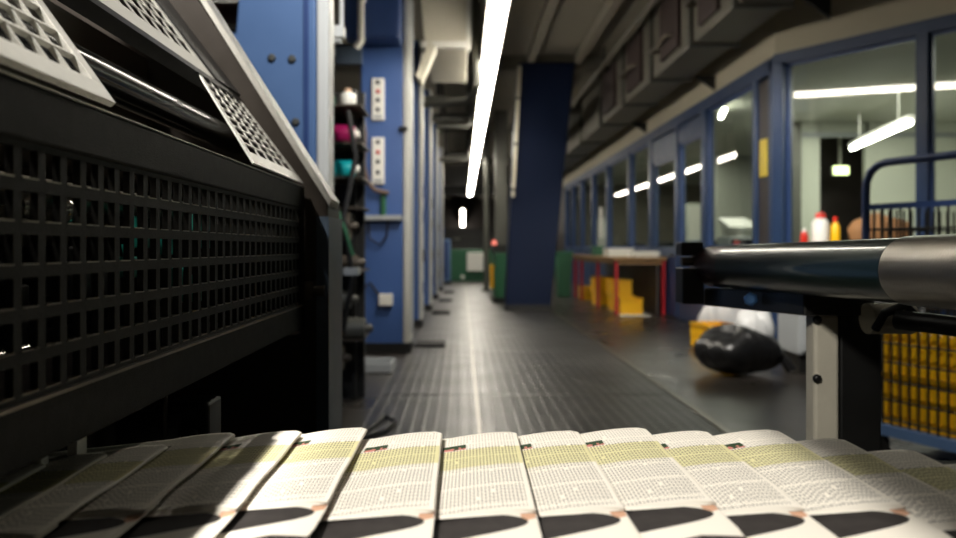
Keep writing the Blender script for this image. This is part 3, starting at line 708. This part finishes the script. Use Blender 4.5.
MB().box(-3,3,35,38,-1.1,.9).build('body','black',fm,bevel=.03); MB().box(-.4,-.1,34.95,35,.1,.5).build('panel','pipe',fm)
pc = thing('pipe_column', (.52,19,-1.1), 'tall grey pipe column standing left of the navy pillar', 'pipe')
MB().cyl((.62,19.5,-1.1),(.62,19.5,3.44),.07).build('tube', 'pipe', pc); MB().box(.49,.75,19.37,19.63,-1.1,-1.06).build('foot','pipe',pc)
pc = thing('pipe_column', (.9,18,-1.1), 'wide dark grey column just left of the navy pillar', 'column')
MB().box(.78,1.08,18,18.3,-1.1,3.27).build('shaft', 'pipe', pc, bevel=.02); MB().box(.74,1.12,17.96,18.34,-1.1,-1.05).build('foot','pipe',pc)

# ------------------------------------------------------------------ workbench with crates
wbn = thing('workbench', (2.8,14.6,-1.1), 'workbench with wooden top and red steel legs along the blue partition', 'workbench')
MB().box(2.46,3.34,12.35,17.0,-.20,-.15).build('worktop', 'wood', wbn, bevel=.006)
for Y in (12.42,14.1,16.0,16.9):
    for X in (2.5,3.27): MB().box(X,X+.055,Y,Y+.055,-1.1,-.2).build('leg', 'red', wbn, bevel=.004)
MB().box(2.5,3.32,12.43,12.47,-.27,-.2).box(2.51,2.55,12.45,16.9,-.27,-.2).build('apron', 'wood', wbn)
MB().box(3.2,3.24,12.5,16.9,-1.1,-.25).build('back_board', 'darkint', wbn)
def crate(loc, label, rz=0, size=(.36,.46,.27), src=None):
    if src is not None: return copy_thing(src, loc, label, rz)
    w, d, h = size
    c = thing('crate', loc, label, 'crate', 'yellow plastic crates')
    m = MB(); x, y, z = loc; t = .014; b = z+.0
    m.box(x-w/2,x+w/2,y-d/2,y+d/2,b,b+.015)
    for zz, hh in ((b+.015,.03),(b+h*.52,.02),(b+h-.035,.035)):
        for a0,a1,c0,c1 in ((-w/2,w/2,-d/2,-d/2+t),(-w/2,w/2,d/2-t,d/2),(-w/2,-w/2+t,-d/2,d/2),(w/2-t,w/2,-d/2,d/2)):
            m.box(x+a0,x+a1,y+c0,y+c1,zz,zz+hh)
    for k in range(8):
        a = -w/2+(w-.03)*k/7
        m.box(x+a,x+a+.03,y-d/2+.002,y-d/2+t-.002,b,b+h-.01); m.box(x+a,x+a+.03,y+d/2-t+.002,y+d/2-.002,b,b+h-.01)
    for k in range(9):
        a = -d/2+(d-.03)*k/8
        m.box(x-w/2+.002,x-w/2+t-.002,y+a,y+a+.03,b,b+h-.01); m.box(x+w/2-t+.002,x+w/2-.002,y+a,y+a+.03,b,b+h-.01)
    m.build('body', 'yellow', c)
    r = MB()
    for a0,a1,c0,c1 in ((-w/2-.012,w/2+.012,-d/2-.012,-d/2+t),(-w/2-.012,w/2+.012,d/2-t,d/2+.012),(-w/2-.012,-w/2+t,-d/2,d/2),(w/2-t,w/2+.012,-d/2,d/2)):
        r.box(x+a0,x+a1,y+c0,y+c1,b+h-.02,b+h)
    r.build('rim', 'yellow', c)
    l = MB().box(x-w/2+.016,x+w/2-.016,y-d/2+.016,y+d/2-.016,b+.016,b+h*.8).build('contents', 'yellow', c)
    return c
fb = MB().box(2.56,3.05,12.26,12.62,-1.1,-1.085).build('floor_board','white'); tag(fb, 'thin white board on the floor under the end crate of the workbench', 'board')
c0 = crate((2.78,12.68,-1.1), 'yellow crate on the floor in the end bay of the workbench')
crate((2.80,13.40,-1.1), 'yellow crate on the floor behind the second red leg of the workbench', src=c0)
crate((2.77,13.42,-.825), 'yellow crate stacked on the one behind the second red leg', src=c0)
crate((2.74,14.75,-1.1), 'yellow crate on the floor in the middle bay of the workbench', src=c0)
crate((2.72,14.78,-.825), 'yellow crate stacked on top in the middle bay of the workbench', src=c0)
crate((2.74,16.45,-1.1), 'single yellow crate in the far bay of the workbench', src=c0)
def paperstack(x, y, z, w, d, n, label):
    m = MB()
    for k in range(n):
        dx, dy = random.uniform(-.02,.02), random.uniform(-.02,.02); m.box(x-w/2+dx,x+w/2+dx,y-d/2+dy,y+d/2+dy,z+k*.012,z+k*.012+.011)
    tag(m.build('paper_stack', 'white'), label, 'paper stack', 'paper piles on the workbench')
paperstack(3.05,12.75,-.15,.4,.5,8,'white paper pile on the near end of the workbench')
paperstack(2.85,13.9,-.15,.45,.5,12,'taller white paper pile in the middle of the workbench')
paperstack(3.0,15.6,-.15,.4,.5,6,'low white paper pile on the far half of the workbench')
bx = MB().box(2.6,2.8,15.0,15.3,-.15,.02).box(2.59,2.81,14.99,15.31,.02,.04).build('carton','green', bevel=.004); tag(bx,'small green lidded box on the far half of the workbench','box')

# ------------------------------------------------------------------ floor clutter on the right
crate((2.78,8.35,-1.1), 'yellow crate on the floor between the black bag and the white sacks', rz=.12, src=c0)
def sack(name, m, cx, cy, z0, a, b, h, label, cat, seed, knot=True):
    rnd = random.Random(seed); nu, nv = 40, 20; vs = []; fs = []
    ph = [rnd.uniform(0,6.28) for _ in range(8)]
    for j in range(nv+1):
        t = j/nv; el = -math.pi/2+math.pi*t
        for i in range(nu):
            an = 2*math.pi*i/nu
            k = 1+.10*math.sin(3*an+ph[0])+.07*math.sin(5*an+ph[1]+3*t)+.05*math.sin(9*an+ph[2]+7*t)+.04*math.sin(13*an+11*t+ph[3])
            rr = math.cos(el)**.62 if math.cos(el) > 0 else 0
            z = math.sin(el)*.5+.5; z = z**.8*(1+.10*math.sin(2*an+ph[4])+.06*math.sin(4*an+ph[5]))*(1 if t > .3 else 1)
            vs.append((cx+a*rr*k*math.cos(an), cy+b*rr*k*math.sin(an), z0+max(0,h*z)))
    for j in range(nv):
        for i in range(nu): fs.append((j*nu+i, j*nu+(i+1)%nu, (j+1)*nu+(i+1)%nu, (j+1)*nu+i))
    e = thing(name, (cx,cy,z0), label, cat)
    mb = MB(); mb.add(vs, fs, True); mb.build('bag_body', m, e)
    if knot:
        kx = cx+a*.75
        MB().tube([(kx-.08,cy-.05,z0+h*.45),(kx+.06,cy-.08,z0+h*.5),(kx+.12,cy-.10,z0+h*.30),(kx+.16,cy-.11,z0+h*.12)], .045).build('tied_neck', m, e)
    return e
sack('black_bag', 'bag', 2.40, 6.66, -1.1, .37, .27, .37, 'crumpled shiny black rubbish bag on the floor by the yellow crate', 'bag', 3)
sack('white_sack', 'bagwhite', 3.06, 8.98, -1.1, .26, .19, .47, 'white plastic sack slumped behind the yellow floor crate', 'sack', 5, False)
sack('white_sack', 'bagwhite', 2.93, 7.68, -1.1, .19, .17, .46, 'white plastic sack standing behind the black bag', 'sack', 8, False)
gcab = thing('grey_cabinet', (3.5,6.85,-1.1), 'low light grey cabinet below the angled office glass', 'cabinet')
MB().box(2.93,4.05,6.62,7.06,-.93,-.06).build('body', 'grey', gcab, bevel=.01); MB().box(2.96,4.02,6.66,7.03,-1.1,-.93).build('plinth', 'black', gcab)
MB().box(2.90,4.08,6.59,7.08,-.06,-.03).build('top', 'grey', gcab, bevel=.005)
for a,b in ((2.96,3.48),(3.5,4.02)):
    d = MB().box(a,b,6.60,6.62,-.9,-.1).build('door', 'grey', gcab, bevel=.006)
    MB().box(a+.12,a+.40,6.592,6.60,-.62,-.54).build('embossed_plate','bluegr',d)
    MB().cyl((b-.05 if a<3 else a+.05,6.58,-.4),(b-.05 if a<3 else a+.05,6.58,-.3),.008).build('handle','steel',d)
bt = thing('spray_bottle', (3.23,6.85,-.03), 'white bottle with a red cap on the grey cabinet', 'bottle')
MB().lathe((3.23,6.85,-.03),[(.065,0),(.072,.02),(.072,.25),(.05,.29),(.03,.30)],20).build('body','white',bt); MB().lathe((3.23,6.85,.27),[(.045,0),(.045,.03),(.025,.05)],16).build('cap','redbtn',bt)
yb = thing('spray_bottle', (3.35,6.82,-.03), 'small yellow bottle beside the white red capped one', 'bottle')
MB().lathe((3.35,6.82,-.03),[(.035,0),(.04,.01),(.04,.22),(.02,.26)],16).build('body','yellow',yb); MB().lathe((3.35,6.82,.23),[(.02,0),(.02,.05)],12).build('cap','redbtn',yb)
rb = thing('spray_bottle', (3.09,6.86,-.03), 'low red bottle left of the white red capped one', 'bottle')
MB().lathe((3.09,6.86,-.03),[(.03,0),(.034,.01),(.034,.14),(.02,.18)],16).build('body','redbtn',rb); MB().lathe((3.09,6.86,.15),[(.015,0),(.015,.03)],12).build('cap','white',rb)
sack('brown_sack','card',3.74,6.83,-.03,.25,.15,.31,'brown paper sack slumped on the grey cabinet behind the blue cart','sack',9,False)

# wheeled cage cart
P0 = Vector((2.19,4.12)); E1 = Vector((.41,-.912)); E2 = Vector((.912,.41)); LA, LB = 1.1, .86
def cp(a, b, z): q = P0+E1*a+E2*b; return (q.x,q.y,z)
ct = thing('roll_cart', (P0.x+.55,P0.y-.3,-1.1), 'blue tubular roll cart with wire mesh sides loaded with yellow crates', 'cart')
def arch(b, name='side_frame'):
    pts = [cp(0,b,-.93),cp(0,b,.30),cp(.005,b,.36),cp(.03,b,.41),cp(.07,b,.44),cp(.12,b,.452),cp(LA-.12,b,.452),cp(LA-.04,b,.42),cp(LA,b,.34),cp(LA,b,-.93)]
    MB().tube(pts,.021,12).build(name,'bluedk',ct)
arch(0); arch(LB)
m = MB()
for b in (0,LB):
    m.hexa([cp(0,b-.012,.205),cp(LA,b-.012,.205),cp(LA,b+.012,.205),cp(0,b+.012,.205)],[cp(0,b-.012,.235),cp(LA,b-.012,.235),cp(LA,b+.012,.235),cp(0,b+.012,.235)])
m.build('cross_rail','bluedk',ct)
m = MB()
for b in (0,LB):
    for k in range(1,22): m.cyl(cp(LA*k/22,b,-.95),cp(LA*k/22,b,.21),.006,n=6)
    for k in range(0,11): m.cyl(cp(0,b,-.9+.1*k),cp(LA,b,-.9+.1*k),.006,n=6)
for k in range(1,14): m.cyl(cp(0,LB*k/14,-.95),cp(0,LB*k/14,.21),.006,n=6)
for k in range(0,11): m.cyl(cp(0,0,-.9+.1*k),cp(0,LB,-.9+.1*k),.006,n=6)
m.build('wire_mesh','black',ct)
m = MB()
def cbar(a0,a1,b0,b1,z0,z1): return m.hexa([cp(a0,b0,z0),cp(a1,b0,z0),cp(a1,b1,z0),cp(a0,b1,z0)],[cp(a0,b0,z1),cp(a1,b0,z1),cp(a1,b1,z1),cp(a0,b1,z1)])
cbar(-.02,LA+.02,-.025,.025,-.985,-.93); cbar(-.02,LA+.02,LB-.025,LB+.025,-.985,-.93); cbar(-.02,.03,0,LB,-.985,-.93); cbar(LA-.03,LA+.02,0,LB,-.985,-.93)
m.build('base_frame','blue',ct)
m = MB(); cbar(.03,LA-.03,.02,LB-.02,-.955,-.94); m.build('deck','wood',ct)
for a in (.06,LA-.06):
    for b in (.04,LB-.04):
        c = cp(a,b,-1.04); MB().cyl((c[0]-.015,c[1],c[2]),(c[0]+.015,c[1],c[2]),.058,n=16).build('caster','rubber',ct)
rz = math.atan2(E2.y,E2.x)
for k,(a,b,z,lab) in enumerate(((.28,.25,-.938,'lower yellow crate in the blue roll cart at its far end'),(.28,.25,-.665,'upper yellow crate in the blue roll cart at its far end'),(.80,.25,-.938,'lower yellow crate in the blue roll cart at its near end'),(.80,.25,-.665,'upper yellow crate in the blue roll cart at its near end'))):
    q = cp(a,b,z); crate(q, lab, rz=rz, src=c0)

# ------------------------------------------------------------------ roller on the right with its stand
rs = thing('roller_stand', (.7,1.4,-1.1), 'dark green steel roller on a cream and black post right of the belt', 'roller')
R0 = Vector((.585,1.78,-.043)); R1 = Vector((.66,.80,-.028)); D = (R1-R0)
at = lambda t: R0+D*t
MB().lathe(at(0),[(.040,0),(.047,.006),(.047,.13)],40,D).build('end_collar','oxide',rs)
MB().lathe(at(.13),[(.0475,0),(.0475,D.length*.58)],48,D).build('roller_body','greenrol',rs)
MB().lathe(at(.71),[(.046,0),(.0495,.004),(.0495,D.length*.40)],48,D).build('steel_sleeve','steel',rs)
MB().box(.511,.562,1.76,1.82,-.130,-.047).build('end_block','black',rs,bevel=.003)
MB().box(.511,.562,1.77,1.82,-.018,.014).build('end_bracket','black',rs,bevel=.003)
MB().box(.545,.562,1.79,1.82,-.05,-.015).cyl((.515,1.785,-.032),(.575,1.785,-.032),.010).build('axle','steel',rs)
MB().prism([(.563,-.126),(.60,-.126),(.585,-.092),(.563,-.092)],1,1.748,1.76).build('bracket_plate','pipe',rs)
MB().hexa([(.56,1.76,-.133),(.68,1.76,-.133),(.76,1.40,-.125),(.63,1.40,-.125)],[(.56,1.76,-.092),(.68,1.76,-.092),(.76,1.40,-.082),(.63,1.40,-.082)]).build('support_beam','black',rs,bevel=.003)
MB().lathe((.588,1.545,-.104),[(.014,0),(.014,.01),(.009,.014)],6,(-.6,-1,0)).build('blue_bolt','bolt_blue',rs)
MB().box(.663,.71,1.43,1.47,-1.1,-.126).build('cream_post','creamy',rs,bevel=.006)
MB().box(.712,.79,1.43,1.50,-1.1,-.126).build('black_post','black',rs,bevel=.004)
for zz in (-.135,-.245): MB().lathe((.667,1.43,zz),[(.008,0),(.008,.006),(.004,.008)],8,(0,-1,0)).build('bolt','black',rs)
MB().tube([(.76,1.33,-.125),(.80,1.28,-.128),(.90,1.2,-.14),(1.0,1.12,-.155)],.017).build('lever','black',rs)
MB().cyl((.735,1.38,-.128),(.815,1.38,-.128),.028).build('cream_hub','creamy',rs)
MB().tube([(.74,1.36,-.145),(.745,1.34,-.115),(.775,1.33,-.10),(.80,1.34,-.12)],.008).build('cable','rubber',rs)
MB().prism([(.788,-.40),(.825,-.40),(.788,-.345)],1,1.44,1.49).build('gusset','black',rs)

# ------------------------------------------------------------------ office furniture seen through the glass
def desk(x, y, label):
    d = thing('office_desk', (x,y,-1.1), label, 'desk', 'desks inside the office')
    MB().box(x-.7,x+.7,y-.4,y+.4,-.38,-.35).build('desktop','cream',d,bevel=.004)
    for a in (-.66,.62):
        for b in (-.36,.32): MB().box(x+a,x+a+.04,y+b,y+b+.04,-1.1,-.38).build('leg','pipe',d)
    mo = thing('monitor', (x,y,-.35), 'black computer monitor on the '+label.split(' in ')[0].split(' by ')[0].replace('pale ',''), 'monitor', 'monitors inside the office')
    MB().box(x-.28,x+.28,y+.05,y+.09,-.22,.14).build('screen','skin_dark',mo,bevel=.006); MB().cyl((x,y+.08,-.34),(x,y+.08,-.15),.02).build('neck','skin_dark',mo); MB().box(x-.12,x+.12,y-.02,y+.18,-.35,-.335).build('base','skin_dark',mo)
desk(4.6,14.5,'nearest pale desk in the office by the divider')
desk(4.7,17.5,'middle pale desk in the office behind the nearest desk')
desk(4.8,21.0,'farthest pale desk in the office before its back wall')
for k,(x,y,lab) in enumerate(((5.9,19,'tall white cupboard deep in the office'),(4.1,10.9,'low white cupboard just inside the near office glass'),(4.3,23.6,'pale cupboard at the far corner of the office'))):
    c = thing('cupboard', (x,y,-1.1), lab, 'cupboard')
    MB().box(x-.3,x+.3,y-.22,y+.22,-1.1,[1.1,-.3,.9][k]).build('body','offwall',c,bevel=.01)
    for s_ in (-1,1): MB().box(x+(s_*.15)-.14,x+(s_*.15)+.14,y-.24,y-.22,-1.02,[1.04,-.35,.85][k]).build('door','white',c,bevel=.006)
cpy = thing('office_copier', (4.45,12.3,-1.1), 'grey office copier with a raised white lid behind the near office glass', 'copier')
MB().box(4.22,4.68,12.0,12.6,-1.1,.18).build('body','grey',cpy,bevel=.02)
MB().hexa([(4.22,12.0,.30),(4.68,12.0,.30),(4.68,12.55,.44),(4.22,12.55,.44)],[(4.22,12.0,.34),(4.68,12.0,.34),(4.68,12.55,.50),(4.22,12.55,.50)]).box(4.3,4.6,12.45,12.6,.18,.42).build('lid','white',cpy,bevel=.006)
MB().box(4.25,4.65,11.97,12.0,-.05,.14).build('control_panel','skin_dark',cpy,bevel=.004)
MB().hexa([(4.05,12.1,.0),(4.22,12.1,-.05),(4.22,12.5,-.05),(4.05,12.5,.0)],[(4.05,12.1,.02),(4.22,12.1,-.03),(4.22,12.5,-.03),(4.05,12.5,.02)]).build('tray','white',cpy)
oc = thing('office_chair', (4.2,13.3,-1.1), 'dark swivel chair behind the near office glass', 'chair')
MB().box(3.97,4.43,13.08,13.5,-.65,-.57).build('seat','rubber',oc,bevel=.03); MB().box(3.99,4.41,13.46,13.54,-.45,.1).build('backrest','rubber',oc,bevel=.03)
MB().cyl((4.2,13.3,-1.0),(4.2,13.3,-.65),.03).box(4.17,4.23,13.48,13.52,-.65,-.4).build('stem','pipe',oc)
for k in range(5):
    a = k*1.2566; MB().tube([(4.2,13.3,-1.0),(4.2+.28*math.cos(a),13.3+.28*math.sin(a),-1.05)],.018,8).build('leg','pipe',oc)
for k,(z,yv,lab) in enumerate(((.85,20.2,'white notice sheet on the far office wall strip'),)):
    pass
pn = thing('paper_notice', (3.36,18.9,.2), 'white notice sheet hung on the glass above the workbench end', 'notice')
MB().box(3.37,3.372,18.3,18.62,.25,1.0).build('sheet','white',pn)

# ------------------------------------------------------------------ lights
GOBO0, GOBO1 = 1.0, 0.0
def area(name, loc, rot, sx, sy, power, col=(1,.94,.84), spread=180):
    l = bpy.data.lights.new(name,'AREA'); l.shape='RECTANGLE'; l.size=sx; l.size_y=sy; l.energy=power; l.color=col; l.spread=math.radians(spread)
    o = bpy.data.objects.new(name,l); COL.objects.link(o); o.location=(loc[0],loc[1],loc[2]+H); o.rotation_euler=rot; return o
def spot(name, loc, target, power, ang, blend, r, col=(1,.95,.87)):
    l = bpy.data.lights.new(name,'SPOT'); l.energy=power; l.spot_size=math.radians(ang); l.spot_blend=blend; l.shadow_soft_size=r; l.color=col
    o = bpy.data.objects.new(name,l); COL.objects.link(o); o.location=(loc[0],loc[1],loc[2]+H)
    d = Vector(target)-Vector(loc); o.rotation_euler = d.to_track_quat('-Z','Y').to_euler(); return o
def beam_mask(o, at_pt, soft):      # straight shutter invented to shape the light, cutting its right side parallel to the aisle
    rot = o.rotation_euler.to_matrix(); d = Vector(at_pt)-(Vector(o.location)-Vector((0,0,H)))
    n = d.cross(Vector((0,1,0))).normalized()
    if n.dot(d+Vector((-1,0,0))) < 0: n = -n
    nl = rot.transposed() @ n
    o.data.use_nodes = True
    t = NT.__new__(NT); t.t = o.data.node_tree; t.n = t.t.nodes; t.l = t.t.links
    dp = t.new('ShaderNodeVectorMath', operation='DOT_PRODUCT'); dp.inputs[1].default_value = nl
    t.l.new(t.new('ShaderNodeTexCoord').outputs['Normal'], dp.inputs[0])
    mr = t.new('ShaderNodeMapRange', interpolation_type='SMOOTHSTEP')
    t.l.new(dp.outputs['Value'], mr.inputs[0]); mr.inputs[1].default_value = -soft; mr.inputs[2].default_value = soft
    mr.inputs[3].default_value = 0.0; mr.inputs[4].default_value = 1.0
    t.l.new(mr.outputs[0], t.n['Emission'].inputs['Strength'])
beam_mask(spot('belt_key', (-1.0,.42,1.75), (.06,.46,-.21), 160, 27, .12, .016), (.35,.70,-.21), .014)  # unseen spot added for the bright strip of papers, right edge cut
beam_mask(spot('guard_fill', (-1.25,.85,2.2), (-.56,1.15,.3), 300, 82, .3, .06), (-.346,.85,.14), .003)  # out-of-view spot put in to brighten the silver guards, kept off the papers
spot('stand_fill', (0,.3,.45), (.72,1.43,-.38), 20, 24, .4, .04)  # extra spot with no fitting, brightens the cream post
spot('cart_fill', (1.5,2.2,1.2), (2.55,3.7,-.65), 42, 42, .5, .1)  # made-up spot that lifts the crates in the cart
area('press_top_fill', (-1.2,.2,2.2), (0,math.radians(-28),0), .3, 1.6, 2.6)  # added area light, no ceiling fitting; brightens guards and blue panel
spot('side_panel_fill', (-.1,1.9,1.9), (-.85,3.2,.65), 75, 50, .6, .1, (.95,.97,1))  # invented spot aimed at the blue side panel to lighten it
area('office_ceiling_light', (6.3,9.5,2.08), (0,0,0), 2.5, 4.5, 90, (1,.96,.86))
area('office_far_light', (5.0,18,2.02), (0,0,0), 1.2, 12, 100, (1,.96,.86))
spot('tower_fill', (.1,5.9,2.15), (-.85,8.0,.9), 70, 55, .5, .1)  # added out-of-view spot, brightens the nearest tower front
spot('press_gap_fill', (0,3.9,1.6), (-.85,5.8,.6), 60, 60, .5, .1)  # unseen helper spot for the ink containers in the gap
spot('walkway_fill', (1.9,4.6,2.28), (2.8,8.9,-.7), 330, 62, .4, .25)  # helper spot added to light the crates, bag and partition
w = bpy.data.worlds.new('gloom'); sc.world = w; w.use_nodes = True
w.node_tree.nodes['Background'].inputs[0].default_value = (.9,.95,1,1); w.node_tree.nodes['Background'].inputs[1].default_value = .02

# ------------------------------------------------------------------ camera
cam = bpy.data.cameras.new('camera'); co = bpy.data.objects.new('camera',cam); COL.objects.link(co)
co.location = (0,0,H); co.rotation_euler = (math.radians(90),0,0)
cam.sensor_width = 36; cam.lens = F/956*36; cam.shift_x = 16/956; cam.shift_y = -21/956
cam.clip_start = .02; cam.clip_end = 200
cam.dof.use_dof = True; cam.dof.focus_distance = 1.0; cam.dof.aperture_fstop = 4.0
sc.camera = co
sc.view_settings.view_transform = 'Standard'; sc.view_settings.look = 'None'; sc.view_settings.gamma = 1
sc.view_settings.use_curve_mapping = False; sc.view_settings.exposure = 0.9
sc.cycles.use_denoising = True
sc.cycles.max_bounces = 8
